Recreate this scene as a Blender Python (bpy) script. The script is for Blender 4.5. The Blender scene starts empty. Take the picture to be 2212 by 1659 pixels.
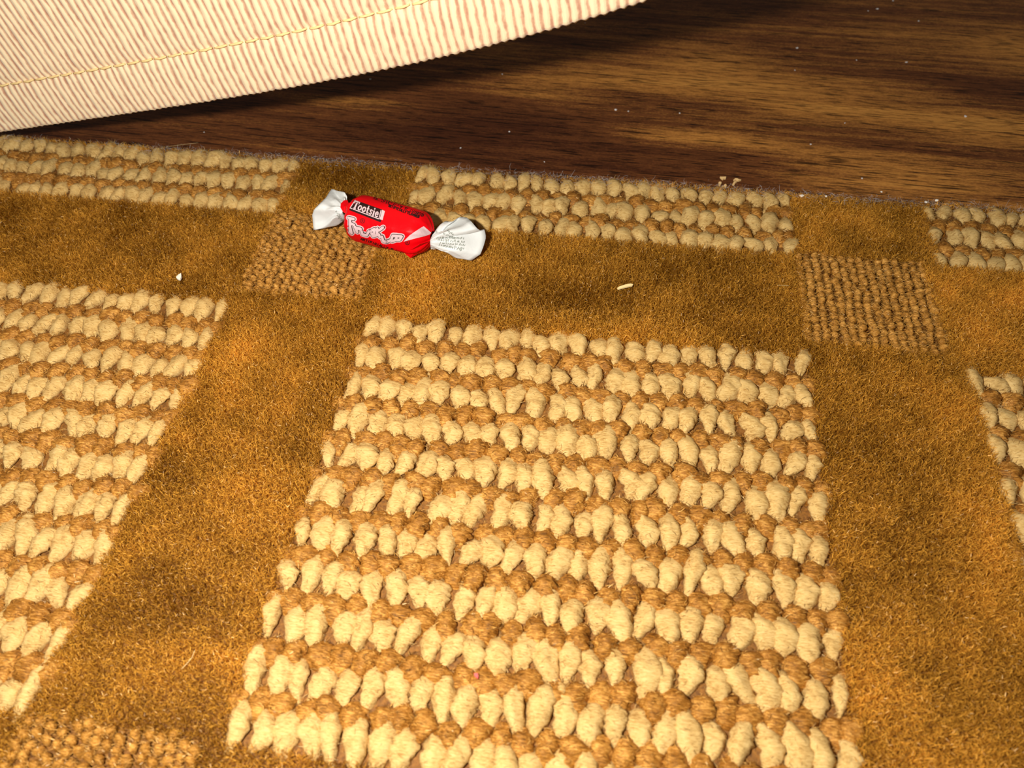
import bpy, math, random
import numpy as np
from mathutils import Vector, Matrix
from mathutils.bvhtree import BVHTree
from mathutils import noise as mnoise

random.seed(7)
rng = np.random.default_rng(7)
MM = 0.001
scene = bpy.context.scene
COL = scene.collection

# ------------------------------------------------------------------ camera
F_PX, W_PX, H_PX = 1598.0, 2212.0, 1659.0
DEP, ROLL, YAW = math.radians(53.51), math.radians(-1.995), math.radians(-9.594)
CAM = np.array([0.04516, -0.09486, 0.11379])


def cam_axes():
    cd, sd = math.cos(DEP), math.sin(DEP)
    fwd = np.array([math.sin(YAW) * cd, math.cos(YAW) * cd, -sd])
    right = np.array([math.cos(YAW), -math.sin(YAW), 0.0])
    up = np.cross(right, fwd)
    c, s = math.cos(ROLL), math.sin(ROLL)
    return c * right + s * up, -s * right + c * up, fwd


RIGHT, UP, FWD = cam_axes()
cam_data = bpy.data.cameras.new('camera')
cam = bpy.data.objects.new('camera', cam_data)
COL.objects.link(cam)
m = Matrix([[RIGHT[i], UP[i], -FWD[i], CAM[i]] for i in range(3)] + [[0, 0, 0, 1]])
cam.matrix_world = m
cam_data.sensor_fit = 'HORIZONTAL'
cam_data.sensor_width = 36.0
cam_data.lens = F_PX / W_PX * 36.0
cam_data.clip_start = 0.005
cam_data.clip_end = 20.0
cam_data.dof.use_dof = True
cam_data.dof.focus_distance = 0.150
cam_data.dof.aperture_fstop = 26.0
scene.camera = cam

# ------------------------------------------------------------------ light
world = bpy.data.worlds.new('world')
scene.world = world
world.use_nodes = True
wb = world.node_tree.nodes['Background']
wb.inputs['Color'].default_value = (1.0, 0.93, 0.84, 1)
wb.inputs['Strength'].default_value = 0.11

fl = bpy.data.lights.new('phone_flash', 'SPOT')
fl.energy = 1.55
fl.color = (1.0, 0.965, 0.90)
fl.spot_size = math.radians(150)
fl.spot_blend = 0.6
fl.shadow_soft_size = 0.0035
flash = bpy.data.objects.new('phone_flash', fl)
COL.objects.link(flash)
f_pos = CAM - 0.036 * RIGHT + 0.008 * UP - 0.004 * FWD
f_aim = np.array([0.05, 0.03, 0.0])
flash.location = f_pos
flash.rotation_euler = Vector(f_aim - f_pos).to_track_quat('-Z', 'Y').to_euler()

vs = scene.view_settings
vs.view_transform = 'Standard'
vs.look = 'None'
vs.exposure = 0.0
vs.gamma = 1.0
vs.use_curve_mapping = False


# ------------------------------------------------------------------ helpers
def ray(px, py):
    d = FWD + (px - W_PX / 2) / F_PX * RIGHT - (py - H_PX / 2) / F_PX * UP
    return d / np.linalg.norm(d)


def P(px, py, z=0.0):
    """the point at height z seen at this place of the photograph"""
    d = ray(px, py)
    t = (z - CAM[2]) / d[2]
    return CAM + d * t


def project(X):
    d = (np.atleast_2d(X) - CAM)
    x, y, z = d @ RIGHT, d @ UP, d @ FWD
    return W_PX / 2 + F_PX * x / z, H_PX / 2 - F_PX * y / z, z


def mesh_np(name, verts, quads=None, tris=None, mat=None, smooth=True, attrs=None):
    me = bpy.data.meshes.new(name)
    verts = np.ascontiguousarray(verts, dtype=np.float32)
    nq = 0 if quads is None else len(quads)
    nt = 0 if tris is None else len(tris)
    me.vertices.add(len(verts))
    me.vertices.foreach_set('co', verts.ravel())
    idx, tot = [], []
    if nq:
        idx.append(np.asarray(quads, np.int32).ravel()); tot.append(np.full(nq, 4, np.int32))
    if nt:
        idx.append(np.asarray(tris, np.int32).ravel()); tot.append(np.full(nt, 3, np.int32))
    idx = np.concatenate(idx); tot = np.concatenate(tot)
    me.loops.add(len(idx))
    me.loops.foreach_set('vertex_index', idx)
    me.polygons.add(len(tot))
    start = np.concatenate([[0], np.cumsum(tot)[:-1]]).astype(np.int32)
    me.polygons.foreach_set('loop_start', start)
    me.polygons.foreach_set('loop_total', tot)
    me.polygons.foreach_set('use_smooth', np.full(len(tot), bool(smooth)))
    if attrs:
        for k, v in attrs.items():
            a = me.attributes.new(k, 'FLOAT', 'POINT')
            a.data.foreach_set('value', np.ascontiguousarray(v, np.float32))
    me.update(calc_edges=True)
    me.validate()
    if mat:
        me.materials.append(mat)
    return me


def link(name, me, parent=None, loc=None):
    o = bpy.data.objects.new(name, me)
    COL.objects.link(o)
    if parent is not None:
        o.parent = parent
    if loc is not None:
        o.location = loc
    return o


def tag(o, label=None, cat=None, group=None, kind=None):
    if label: o['label'] = label
    if cat: o['category'] = cat
    if group: o['group'] = group
    if kind: o['kind'] = kind
    return o


def grid_quads(nu, nv, closed_u=False, off=0):
    q = []
    for j in range(nv - 1):
        for i in range(nu if closed_u else nu - 1):
            a = j * nu + i
            b = j * nu + (i + 1) % nu
            q.append((a + off, b + off, b + nu + off, a + nu + off))
    return q


def vnoise(pts, scale, seed=0.0):
    """smooth value noise of points, about -1..1"""
    out = np.empty(len(pts))
    for i, p in enumerate(pts):
        out[i] = mnoise.noise(Vector((p[0] * scale + seed, p[1] * scale - seed, (p[2] if len(p) > 2 else 0) * scale + seed * .37)))
    return out


_tab = rng.random((256, 256))


def fnoise(x, y, scale, seed=0):
    """fast 2-D value noise 0..1 for arrays"""
    u, v = x * scale + seed * 17.3, y * scale + seed * 9.7
    iu, iv = np.floor(u).astype(int), np.floor(v).astype(int)
    fu, fv = u - iu, v - iv
    fu, fv = fu * fu * (3 - 2 * fu), fv * fv * (3 - 2 * fv)
    g = lambda a, b: _tab[a & 255, b & 255]
    return (g(iu, iv) * (1 - fu) + g(iu + 1, iv) * fu) * (1 - fv) + (g(iu, iv + 1) * (1 - fu) + g(iu + 1, iv + 1) * fu) * fv


# ------------------------------------------------------------------ materials
def new_mat(name):
    mt = bpy.data.materials.new(name)
    mt.use_nodes = True
    nt = mt.node_tree
    return mt, nt, nt.nodes['Principled BSDF']


def node(nt, kind, **kw):
    n = nt.nodes.new(kind)
    for k, v in kw.items():
        setattr(n, k, v)
    return n


def lk(nt, a, b):
    nt.links.new(a, b)


def plain(name, col, rough=0.6, spec=0.4, sub=None):
    mt, nt, b = new_mat(name)
    b.inputs['Base Color'].default_value = (*col, 1)
    b.inputs['Roughness'].default_value = rough
    b.inputs['Specular IOR Level'].default_value = spec
    if sub:
        b.inputs['Subsurface Weight'].default_value = sub
        b.inputs['Subsurface Radius'].default_value = (0.001, 0.0008, 0.0006)
        b.inputs['Subsurface Scale'].default_value = 1.0
    return mt


def ramp(nt, stops):
    r = node(nt, 'ShaderNodeValToRGB')
    el = r.color_ramp.elements
    while len(el) < len(stops):
        el.new(0.5)
    for e, (p, c) in zip(el, stops):
        e.position = p
        e.color = (*c, 1) if len(c) == 3 else c
    return r


def noise_tex(nt, coord, scale_vec, scale=1.0, detail=4.0, rough=0.55, dist=0.0):
    mp = node(nt, 'ShaderNodeMapping')
    mp.inputs['Scale'].default_value = scale_vec
    lk(nt, coord, mp.inputs['Vector'])
    n = node(nt, 'ShaderNodeTexNoise')
    n.inputs['Scale'].default_value = scale
    n.inputs['Detail'].default_value = detail
    n.inputs['Roughness'].default_value = rough
    n.inputs['Distortion'].default_value = dist
    lk(nt, mp.outputs['Vector'], n.inputs['Vector'])
    return n


def mat_fibre(name, dark, light, rough, spec, sheen=0.0, trans=0.25):
    """yarn filaments: colour by a per-fibre shade attribute"""
    mt, nt, b = new_mat(name)
    at = node(nt, 'ShaderNodeAttribute', attribute_name='shade')
    r = ramp(nt, [(0.0, dark), (1.0, light)])
    lk(nt, at.outputs['Fac'], r.inputs['Fac'])
    lk(nt, r.outputs['Color'], b.inputs['Base Color'])
    b.inputs['Roughness'].default_value = rough
    b.inputs['Specular IOR Level'].default_value = spec
    b.inputs['Specular Tint'].default_value = (1.0, 0.80, 0.50, 1)
    if trans:
        tr = node(nt, 'ShaderNodeBsdfTranslucent')
        lk(nt, r.outputs['Color'], tr.inputs['Color'])
        mx = node(nt, 'ShaderNodeMixShader')
        mx.inputs['Fac'].default_value = trans
        lk(nt, b.outputs['BSDF'], mx.inputs[1])
        lk(nt, tr.outputs['BSDF'], mx.inputs[2])
        lk(nt, mx.outputs['Shader'], nt.nodes['Material Output'].inputs['Surface'])
    return mt


def mat_yarn(name, cols, rough, spec, bump, cross=(900, 5200, 2600), sheen=0.0):
    """looped yarn: fine filaments crossing the loop, as colour and fine relief"""
    mt, nt, b = new_mat(name)
    tc = node(nt, 'ShaderNodeTexCoord')
    geo = node(nt, 'ShaderNodeNewGeometry')
    n1 = noise_tex(nt, geo.outputs['Position'], cross, 1.0, 5.0, 0.62, 0.6)
    n2 = noise_tex(nt, geo.outputs['Position'], (420, 420, 420), 1.0, 2.0)
    add = node(nt, 'ShaderNodeMath', operation='MULTIPLY_ADD')
    lk(nt, n2.outputs['Fac'], add.inputs[0])
    add.inputs[1].default_value = 0.45
    lk(nt, n1.outputs['Fac'], add.inputs[2])
    r = ramp(nt, [(0.5, cols[0]), (0.72, cols[1]), (0.95, cols[2])])
    lk(nt, add.outputs[0], r.inputs['Fac'])
    lk(nt, r.outputs['Color'], b.inputs['Base Color'])
    b.inputs['Roughness'].default_value = rough
    b.inputs['Specular IOR Level'].default_value = spec
    b.inputs['Sheen Weight'].default_value = sheen
    b.inputs['Specular Tint'].default_value = (1.0, 0.80, 0.50, 1)
    bp = node(nt, 'ShaderNodeBump')
    bp.inputs['Strength'].default_value = bump
    bp.inputs['Distance'].default_value = 0.00016
    lk(nt, n1.outputs['Fac'], bp.inputs['Height'])
    lk(nt, bp.outputs['Normal'], b.inputs['Normal'])
    return mt


def mat_wood():
    mt, nt, b = new_mat('dark_wood_laminate')
    geo = node(nt, 'ShaderNodeNewGeometry')
    rot = node(nt, 'ShaderNodeMapping')
    rot.inputs['Rotation'].default_value = (0, 0, math.radians(2.0))
    lk(nt, geo.outputs['Position'], rot.inputs['Vector'])
    pos = rot.outputs['Vector']
    fig = node(nt, 'ShaderNodeAttribute', attribute_name='figure')
    mid = noise_tex(nt, pos, (14, 420, 30), 1.0, 5.0, 0.65, 0.0)
    pore = noise_tex(nt, pos, (115, 1900, 60), 1.0, 1.6, 0.5, 0.0)
    pore2 = noise_tex(nt, pos, (260, 3200, 60), 1.0, 1.0, 0.6, 0.0)
    fine = noise_tex(nt, pos, (1300, 2600, 900), 1.0, 2.0, 0.7)
    mx = node(nt, 'ShaderNodeMath', operation='MULTIPLY_ADD')
    lk(nt, mid.outputs['Fac'], mx.inputs[0]); mx.inputs[1].default_value = 0.62
    lk(nt, fig.outputs['Fac'], mx.inputs[2])
    mx2 = node(nt, 'ShaderNodeMath', operation='MULTIPLY_ADD')
    lk(nt, fine.outputs['Fac'], mx2.inputs[0]); mx2.inputs[1].default_value = 0.34
    lk(nt, mx.outputs[0], mx2.inputs[2])
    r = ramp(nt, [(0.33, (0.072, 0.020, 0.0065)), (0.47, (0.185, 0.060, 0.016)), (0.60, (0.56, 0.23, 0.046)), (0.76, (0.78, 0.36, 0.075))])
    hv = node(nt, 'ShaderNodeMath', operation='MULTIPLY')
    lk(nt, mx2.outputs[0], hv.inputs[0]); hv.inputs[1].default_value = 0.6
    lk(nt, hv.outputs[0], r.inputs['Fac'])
    pr = ramp(nt, [(0.34, (0.08, 0.07, 0.07)), (0.42, (1, 1, 1))])
    lk(nt, pore.outputs['Fac'], pr.inputs['Fac'])
    mul = node(nt, 'ShaderNodeMix', data_type='RGBA', blend_type='MULTIPLY')
    mul.inputs['Factor'].default_value = 0.85
    lk(nt, r.outputs['Color'], mul.inputs[6]); lk(nt, pr.outputs['Color'], mul.inputs[7])
    pr2 = ramp(nt, [(0.37, (0.25, 0.22, 0.22)), (0.45, (1, 1, 1))])
    lk(nt, pore2.outputs['Fac'], pr2.inputs['Fac'])
    mul2 = node(nt, 'ShaderNodeMix', data_type='RGBA', blend_type='MULTIPLY')
    mul2.inputs['Factor'].default_value = 0.7
    lk(nt, mul.outputs[2], mul2.inputs[6]); lk(nt, pr2.outputs['Color'], mul2.inputs[7])
    lk(nt, mul2.outputs[2], b.inputs['Base Color'])
    b.inputs['Roughness'].default_value = 0.5
    b.inputs['Specular IOR Level'].default_value = 0.15
    bp = node(nt, 'ShaderNodeBump')
    bp.inputs['Strength'].default_value = 0.25
    bp.inputs['Distance'].default_value = 0.0001
    lk(nt, pore.outputs['Fac'], bp.inputs['Height'])
    lk(nt, bp.outputs['Normal'], b.inputs['Normal'])
    return mt


def mat_cloth():
    mt, nt, b = new_mat('beige_ribbed_cloth')
    at = node(nt, 'ShaderNodeAttribute', attribute_name='rib')
    uv = node(nt, 'ShaderNodeAttribute', attribute_name='along')
    geo = node(nt, 'ShaderNodeNewGeometry')
    n = noise_tex(nt, geo.outputs['Position'], (1000, 1000, 520), 1.0, 4.0, 0.6)
    ad = node(nt, 'ShaderNodeMath', operation='MULTIPLY_ADD')
    lk(nt, n.outputs['Fac'], ad.inputs[0]); ad.inputs[1].default_value = 1.1
    lk(nt, at.outputs['Fac'], ad.inputs[2])
    r = ramp(nt, [(0.48, (0.46, 0.225, 0.135)), (0.80, (0.66, 0.43, 0.265)), (1.0, (0.84, 0.68, 0.43))])
    lk(nt, ad.outputs[0], r.inputs['Fac'])
    lk(nt, r.outputs['Color'], b.inputs['Base Color'])
    b.inputs['Roughness'].default_value = 0.7
    b.inputs['Specular IOR Level'].default_value = 0.35
    b.inputs['Sheen Weight'].default_value = 0.3
    bp = node(nt, 'ShaderNodeBump')
    bp.inputs['Strength'].default_value = 0.5
    bp.inputs['Distance'].default_value = 0.0002
    lk(nt, n.outputs['Fac'], bp.inputs['Height'])
    lk(nt, bp.outputs['Normal'], b.inputs['Normal'])
    return mt


def mat_paper(name, col, rough=0.45, sub=0.0, crumple=0.3, print_=None, spec=0.4):
    mt, nt, b = new_mat(name)
    geo = node(nt, 'ShaderNodeNewGeometry')
    n = noise_tex(nt, geo.outputs['Position'], (330, 330, 330), 1.0, 3.0, 0.5, 0.3)
    b.inputs['Base Color'].default_value = (*col, 1)
    b.inputs['Roughness'].default_value = rough
    b.inputs['Specular IOR Level'].default_value = spec
    bp = node(nt, 'ShaderNodeBump')
    bp.inputs['Strength'].default_value = crumple
    bp.inputs['Distance'].default_value = 0.0006
    lk(nt, n.outputs['Fac'], bp.inputs['Height'])
    lk(nt, bp.outputs['Normal'], b.inputs['Normal'])
    return mt


M_PILE = mat_fibre('golden_cut_pile', (0.19, 0.062, 0.002), (0.97, 0.49, 0.062), 0.36, 0.5)
M_BACK = None
M_CREAM = mat_yarn('cream_yarn', ((0.34, 0.175, 0.045), (0.60, 0.385, 0.135), (0.72, 0.50, 0.205)), 0.85, 0.15, 0.75)
M_BROWN = mat_yarn('golden_brown_yarn', ((0.075, 0.022, 0.002), (0.34, 0.132, 0.017), (0.74, 0.38, 0.085)), 0.45, 0.4, 0.9)
M_CREAM_F = mat_fibre('cream_fuzz', (0.32, 0.175, 0.05), (0.74, 0.525, 0.22), 0.7, 0.2)
M_BROWN_F = mat_fibre('golden_brown_fuzz', (0.11, 0.034, 0.003), (0.93, 0.53, 0.14), 0.34, 0.55)
M_PATCH_F = mat_fibre('low_loop_filaments', (0.16, 0.055, 0.003), (0.94, 0.52, 0.13), 0.34, 0.5)
M_PATCH = mat_yarn('low_loop_yarn', ((0.09, 0.028, 0.0015), (0.42, 0.18, 0.026), (0.74, 0.39, 0.09)), 0.5, 0.35, 0.9)
M_LINT = mat_fibre('grey_lint', (0.30, 0.27, 0.25), (0.72, 0.69, 0.67), 0.8, 0.2)
M_WOOD = mat_wood()
M_CLOTH = mat_cloth()
M_THREAD = plain('yellow_thread', (0.86, 0.63, 0.28), 0.6, 0.3)
M_RED = mat_paper('red_wax_paper', (0.74, 0.001, 0.005), 0.42, crumple=0.35, spec=0.12)
M_WHITE = mat_paper('white_wax_paper', (0.68, 0.69, 0.67), 0.5, crumple=0.35)
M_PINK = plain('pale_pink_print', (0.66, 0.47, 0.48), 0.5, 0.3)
M_BLACK = plain('dark_brown_ink', (0.022, 0.006, 0.005), 0.55, 0.2)
M_MAROON = plain('maroon_ink', (0.16, 0.004, 0.006), 0.55, 0.2)
M_GREYINK = plain('grey_green_ink', (0.27, 0.29, 0.25), 0.6, 0.2)
M_CRUMB = plain('golden_crumb', (0.80, 0.52, 0.22), 0.6, 0.3)
M_CHIP = plain('white_chip', (0.92, 0.84, 0.72), 0.5, 0.3)
M_STRAW = plain('straw_yellow', (0.90, 0.68, 0.32), 0.55, 0.3)
M_SPECK = plain('red_crumb', (0.85, 0.10, 0.09), 0.5, 0.3)
M_DUST = plain('pale_dust', (0.72, 0.69, 0.66), 0.8, 0.2)


def mat_backing():
    mt, nt, b = new_mat('rug_backing_brown')
    geo = node(nt, 'ShaderNodeNewGeometry')
    n = noise_tex(nt, geo.outputs['Position'], (1600, 1600, 1600), 1.0, 3.0, 0.6)
    r = ramp(nt, [(0.3, (0.10, 0.035, 0.003)), (0.7, (0.30, 0.12, 0.013))])
    lk(nt, n.outputs['Fac'], r.inputs['Fac'])
    lk(nt, r.outputs['Color'], b.inputs['Base Color'])
    b.inputs['Roughness'].default_value = 0.8
    return mt


M_BACK = mat_backing()

# ------------------------------------------------------------------ the floor
FLOOR_Z = -4.6 * MM


def box_mesh(name, x0, x1, y0, y1, z0, z1, mat):
    v = [(x, y, z) for z in (z0, z1) for y in (y0, y1) for x in (x0, x1)]
    q = [(0, 2, 3, 1), (4, 5, 7, 6), (0, 1, 5, 4), (1, 3, 7, 5), (3, 2, 6, 7), (2, 0, 4, 6)]
    return mesh_np(name, np.array(v), q, None, mat, smooth=False)


def floor_mesh():
    """one slab; the broad light and dark figure of the wood is a vertex attribute"""
    xs = np.concatenate([np.linspace(-1.2, -0.27, 24)[:-1], np.linspace(-0.27, 0.40, 150), np.linspace(0.40, 1.3, 24)[1:]])
    ys = np.concatenate([np.linspace(-1.2, 0.03, 12)[:-1], np.linspace(0.03, 0.30, 130), np.linspace(0.30, 1.3, 24)[1:]])
    X, Y = np.meshgrid(xs, ys)
    x, y = X.ravel() * 1e3, Y.ravel() * 1e3
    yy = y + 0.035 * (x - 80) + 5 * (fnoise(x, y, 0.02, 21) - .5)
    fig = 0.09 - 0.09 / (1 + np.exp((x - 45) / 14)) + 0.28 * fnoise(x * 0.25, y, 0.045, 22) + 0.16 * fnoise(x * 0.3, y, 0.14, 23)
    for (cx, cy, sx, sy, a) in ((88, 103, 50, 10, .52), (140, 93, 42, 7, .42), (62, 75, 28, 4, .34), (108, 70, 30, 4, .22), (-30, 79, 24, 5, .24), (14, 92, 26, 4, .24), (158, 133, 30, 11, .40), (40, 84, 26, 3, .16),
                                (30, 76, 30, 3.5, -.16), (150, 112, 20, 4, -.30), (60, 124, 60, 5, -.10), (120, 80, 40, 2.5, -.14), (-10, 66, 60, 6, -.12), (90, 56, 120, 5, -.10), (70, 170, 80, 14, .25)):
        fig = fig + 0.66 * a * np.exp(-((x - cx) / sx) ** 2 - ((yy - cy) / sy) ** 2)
    V = np.stack([X.ravel(), Y.ravel(), np.full(X.size, FLOOR_Z)], 1)
    q = grid_quads(len(xs), len(ys))
    n = len(V)
    V = np.concatenate([V, [[-1.2, -1.2, FLOOR_Z - .02], [1.3, -1.2, FLOOR_Z - .02], [1.3, 1.3, FLOOR_Z - .02], [-1.2, 1.3, FLOOR_Z - .02]]])
    c = (0, len(xs) - 1, n - 1, n - len(xs))
    q += [(n + 3, n + 2, n + 1, n)] + [(n + i, n + (i + 1) % 4, c[(i + 1) % 4], c[i]) for i in range(4)]
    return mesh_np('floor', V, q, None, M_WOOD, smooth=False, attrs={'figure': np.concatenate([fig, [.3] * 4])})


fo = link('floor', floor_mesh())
tag(fo, 'dark brown wood-look floor with fine black grain streaks', None, None, 'structure')

# ------------------------------------------------------------------ the rug
PX, PY = 3.6 * MM, 7.7456 * MM      # loop spacing along a row, cream row to cream row
NC, NR = 25, 11                      # loops in a row, cream rows in a block
GAPX = 9.05 * PX
TILEX = 24 * PX + GAPX
EDGE_Y = 51.8 * MM                   # the far edge of the rug
YS = 48.8 * MM                       # first cream row of the strip at the edge
X0, X1, Y0 = -0.20, 0.27, -0.175     # how far the rug goes

rug = bpy.data.objects.new('rug', None)
COL.objects.link(rug)
rug.location = (0.045, -0.05, FLOOR_Z)
tag(rug, 'golden brown rug with cream looped squares on the dark wood floor', 'rug')
RUGL = np.array(rug.location)


def rug_obj(name, me, loc=None, kind=None):
    o = link(name, me, rug, (np.array(loc) if loc is not None else np.zeros(3)) - (RUGL if True else 0))
    if kind: o['kind'] = kind
    return o


rug_obj('backing', box_mesh('backing', X0, X1, Y0, EDGE_Y - 0.6 * MM, FLOOR_Z, -2.0 * MM, M_BACK))

cells = []      # loop blocks: x of first loop, y of first row, rows
for k in (-2, -1, 0, 1, 2):
    cells.append((k * TILEX, 0.0, NR))
    cells.append((k * TILEX, YS, 3))
    cells.append((k * TILEX, -(NR - 1) * PY - 33.0 * MM, NR))
# low-loop patches at the crossings of the plain bands
patches = []
for k in (-2, -1, 0, 1, 2):
    patches.append((k * TILEX - GAPX + 0.55 * PX, k * TILEX - 1.3 * PX, 6.5 * MM, 32.0 * MM))
    patches.append((k * TILEX - GAPX + 0.55 * PX, k * TILEX - 1.3 * PX, -104.5 * MM, -79.5 * MM))


def rect_block(c):
    return (c[0] - 0.62 * PX, c[0] + (NC - 1) * PX + 0.62 * PX, c[1] - (c[2] - 1) * PY - 0.42 * PY, c[1] + 0.40 * PY)


BL = [rect_block(c) for c in cells]


def inside_any(x, y, rects, grow=0.0):
    r = np.zeros(len(x), bool)
    for a, b, c, d in rects:
        r |= (x > a - grow) & (x < b + grow) & (y > c - grow) & (y < d + grow)
    return r


def in_view(x, y, margin):
    px, py, z = project(np.stack([x, y, np.zeros_like(x)], 1))
    return (z > 0.02) & (px > -margin) & (px < W_PX + margin) & (py > -margin) & (py < H_PX + margin)


# --- loops
def loop_shape(seed, a, b, h, taper, ridges, nu=20, nv=22, rough=1.0):
    """one tuft loop: rounded at the far end, its near leg drawn down to a point"""
    r = np.random.default_rng(seed)
    ph, ph2, tilt = r.random() * 6.28, r.random() * 6.28, r.normal(0, 0.8)
    bend = r.normal(0, 0.25)
    fat = r.uniform(-0.25, 0.35)
    V = []
    for j in range(nv):
        t = -math.cos(math.pi * (0.03 + 0.94 * j / (nv - 1)))
        w = math.sqrt(max(0.0, 1 - (t - fat * (1 - t * t) * .3) ** 2)) ** 0.8
        if t > 0:
            w = max(w, (1 - t ** 3.4) ** 0.62)
        if t < 0.15:
            w *= (1 - taper) + taper * max(0.0, (t + 1.02) / 1.17) ** 0.9
        zc = -0.22 * h * (t - 0.15) ** 2 - 0.45 * h * max(0, -t - 0.45) ** 1.2
        xc = bend * a * (t * t - 0.3) + 0.12 * a * math.sin(2.2 * t + ph2)
        for i in range(nu):
            th = 2 * math.pi * i / nu
            cx, cz = math.cos(th), math.sin(th)
            tw = ridges * math.pi * t + tilt * cx + 0.5 * math.sin(2 * th + ph2) + ph
            bump = 1 + rough * (0.17 * abs(math.sin(tw)) ** 0.7 - 0.12)
            nz = rough * (mnoise.noise(Vector((cx * 1.2 + seed, t * 2.0, cz * 1.2))) * 0.24 + mnoise.noise(Vector((cx * 3.3 + seed, t * 6.5, cz * 3.3))) * 0.13)
            rr = w * (bump + nz)
            V.append((xc + a * rr * cx, t * b, zc + 0.62 * h * rr * cz - 0.62 * h))
    q = grid_quads(nu, nv, True)
    n = len(V)
    V.append((np.mean([v[0] for v in V[:nu]]), -b, V[0][2]))
    V.append((np.mean([v[0] for v in V[n - nu:]]), b * 1.0, np.mean([v[2] for v in V[n - nu:]])))
    t = [((i + 1) % nu, i, n) for i in range(nu)] + [(n - nu + i, n - nu + (i + 1) % nu, n + 1) for i in range(nu)]
    return np.array(V), np.array(q), np.array(t)


cream_shapes = [loop_shape(11 + k, 2.12 * MM, 3.6 * MM, 2.4 * MM, 0.74, 2.2 + 0.4 * (k % 3), rough=1.25) for k in range(14)]
brown_shapes = [loop_shape(51 + k, 2.0 * MM, 2.75 * MM, 2.4 * MM, 0.3, 1.8 + 0.5 * (k % 3), rough=1.6) for k in range(10)]
cream_me = [mesh_np('cream_loop', s[0], s[1], s[2], M_CREAM) for s in cream_shapes]
brown_me = [mesh_np('brown_loop', s[0], s[1], s[2], M_BROWN) for s in brown_shapes]

loops = {'cream': [], 'brown': []}   # x, y, z, rotation, scale x, scale y, variant
for (cx, cy, nr) in cells:
    for r in range(nr):
        for i in range(NC):
            x = cx + i * PX; y = cy - r * PY
            jx, jy = random.gauss(0, 0.30) * MM, random.gauss(0, 0.42) * MM
            jy += 0.9 * MM * (fnoise(np.array([x]), np.array([y]), 28, 3)[0] - 0.5)
            edge = 0.78 if i in (0, NC - 1) else 1.0
            loops['cream'].append((x + jx, y + jy, -0.05 * MM + random.gauss(0, 0.2) * MM, random.gauss(-0.05, 0.19),
                                   edge * random.uniform(0.76, 1.10), random.uniform(0.82, 1.12) if random.random() < 0.62 else random.uniform(1.12, 1.36), random.randrange(14)))
    for r in range(nr - 1):
        for i in range(NC):
            x = cx + (i + 0.5) * PX - (0.25 * PX if i == NC - 1 else 0); y = cy - (r + 0.5) * PY - 0.35 * MM
            loops['brown'].append((x + random.gauss(0, 0.3) * MM, y + random.gauss(0, 0.32) * MM, -0.15 * MM + random.gauss(0, 0.2) * MM,
                                   random.gauss(0, 0.16), random.uniform(0.86, 1.12), random.uniform(0.86, 1.14), random.randrange(10)))
            if i == 0:
                loops['brown'].append((x - 0.85 * PX, y, -0.7 * MM, random.gauss(0, 0.2), 0.8, 0.85, random.randrange(8)))


def xf(verts, L):
    x, y, z, ro, sx, sy, _ = L
    c, s = math.cos(ro), math.sin(ro)
    v = verts * np.array([sx, sy, (sx + sy) / 2])
    return np.stack([v[:, 0] * c - v[:, 1] * s + x, v[:, 0] * s + v[:, 1] * c + y, v[:, 2] + z], 1)


ALL_LOOPS = []
far_shapes = {'cream': [loop_shape(11 + k, 2.12 * MM, 3.6 * MM, 2.4 * MM, 0.74, 2.2 + 0.4 * (k % 3), 14, 15, 1.25) for k in range(14)],
              'brown': [loop_shape(51 + k, 2.0 * MM, 2.75 * MM, 2.4 * MM, 0.3, 1.8 + 0.5 * (k % 3), 13, 13, 1.6) for k in range(10)]}
for kind, shapes, mes, mat in (('cream', cream_shapes, cream_me, M_CREAM), ('brown', brown_shapes, brown_me, M_BROWN)):
    L = loops[kind]
    arr = np.array([l[:2] for l in L])
    keep = in_view(arr[:, 0], arr[:, 1], 210) & (arr[:, 1] < EDGE_Y)
    L = [l for l, k in zip(L, keep) if k]
    arr = np.array([l[:2] for l in L])
    px, py, dz = project(np.stack([arr[:, 0], arr[:, 1], np.zeros(len(arr))], 1))
    seen = (px > 0) & (px < W_PX) & (py > 0) & (py < H_PX)
    order = np.argsort(np.where(seen, dz, 9 + dz))
    for n_, k in enumerate(order[:300]):
        l = L[k]
        o = rug_obj(kind + '_loop', mes[l[6]], (l[0], l[1], l[2]))
        o.rotation_euler = (0, 0, l[3])
        o.scale = (l[4], l[5], (l[4] + l[5]) / 2)
    vv, qq, tt, off = [], [], [], 0
    for k in order[300:]:
        s = far_shapes[kind][L[k][6]]
        vv.append(xf(s[0], L[k])); qq.append(s[1] + off); tt.append(s[2] + off); off += len(s[0])
    if vv:
        rug_obj('far_' + kind + '_loops', mesh_np('far_' + kind + '_loops', np.concatenate(vv), np.concatenate(qq), np.concatenate(tt), mat), None, 'stuff')
    ALL_LOOPS.append((kind, L, shapes))


# --- filaments
def fibres(name, root, d1, d2, length, width, shade, mat, split=0.5):
    """curved ribbons: root, direction of the lower half, direction of the upper half"""
    n = len(root)
    side = np.cross(d1 + d2, rng.normal(size=(n, 3)))
    side /= np.linalg.norm(side, axis=1)[:, None] + 1e-12
    w = width[:, None] * side * 0.5
    p1 = root + d1 * (length * split)[:, None]
    p2 = p1 + d2 * (length * (1 - split))[:, None]
    V = np.stack([root - w, root + w, p1 - w, p1 + w, p2 - w * 0.45, p2 + w * 0.45], 1).reshape(-1, 3)
    base = np.arange(n, dtype=np.int32)[:, None] * 6
    q = np.concatenate([base + np.array([[0, 1, 3, 2]]), base + np.array([[2, 3, 5, 4]])], 0)
    return mesh_np(name, V, q, None, mat, smooth=False, attrs={'shade': np.repeat(shade, 6)})


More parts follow.
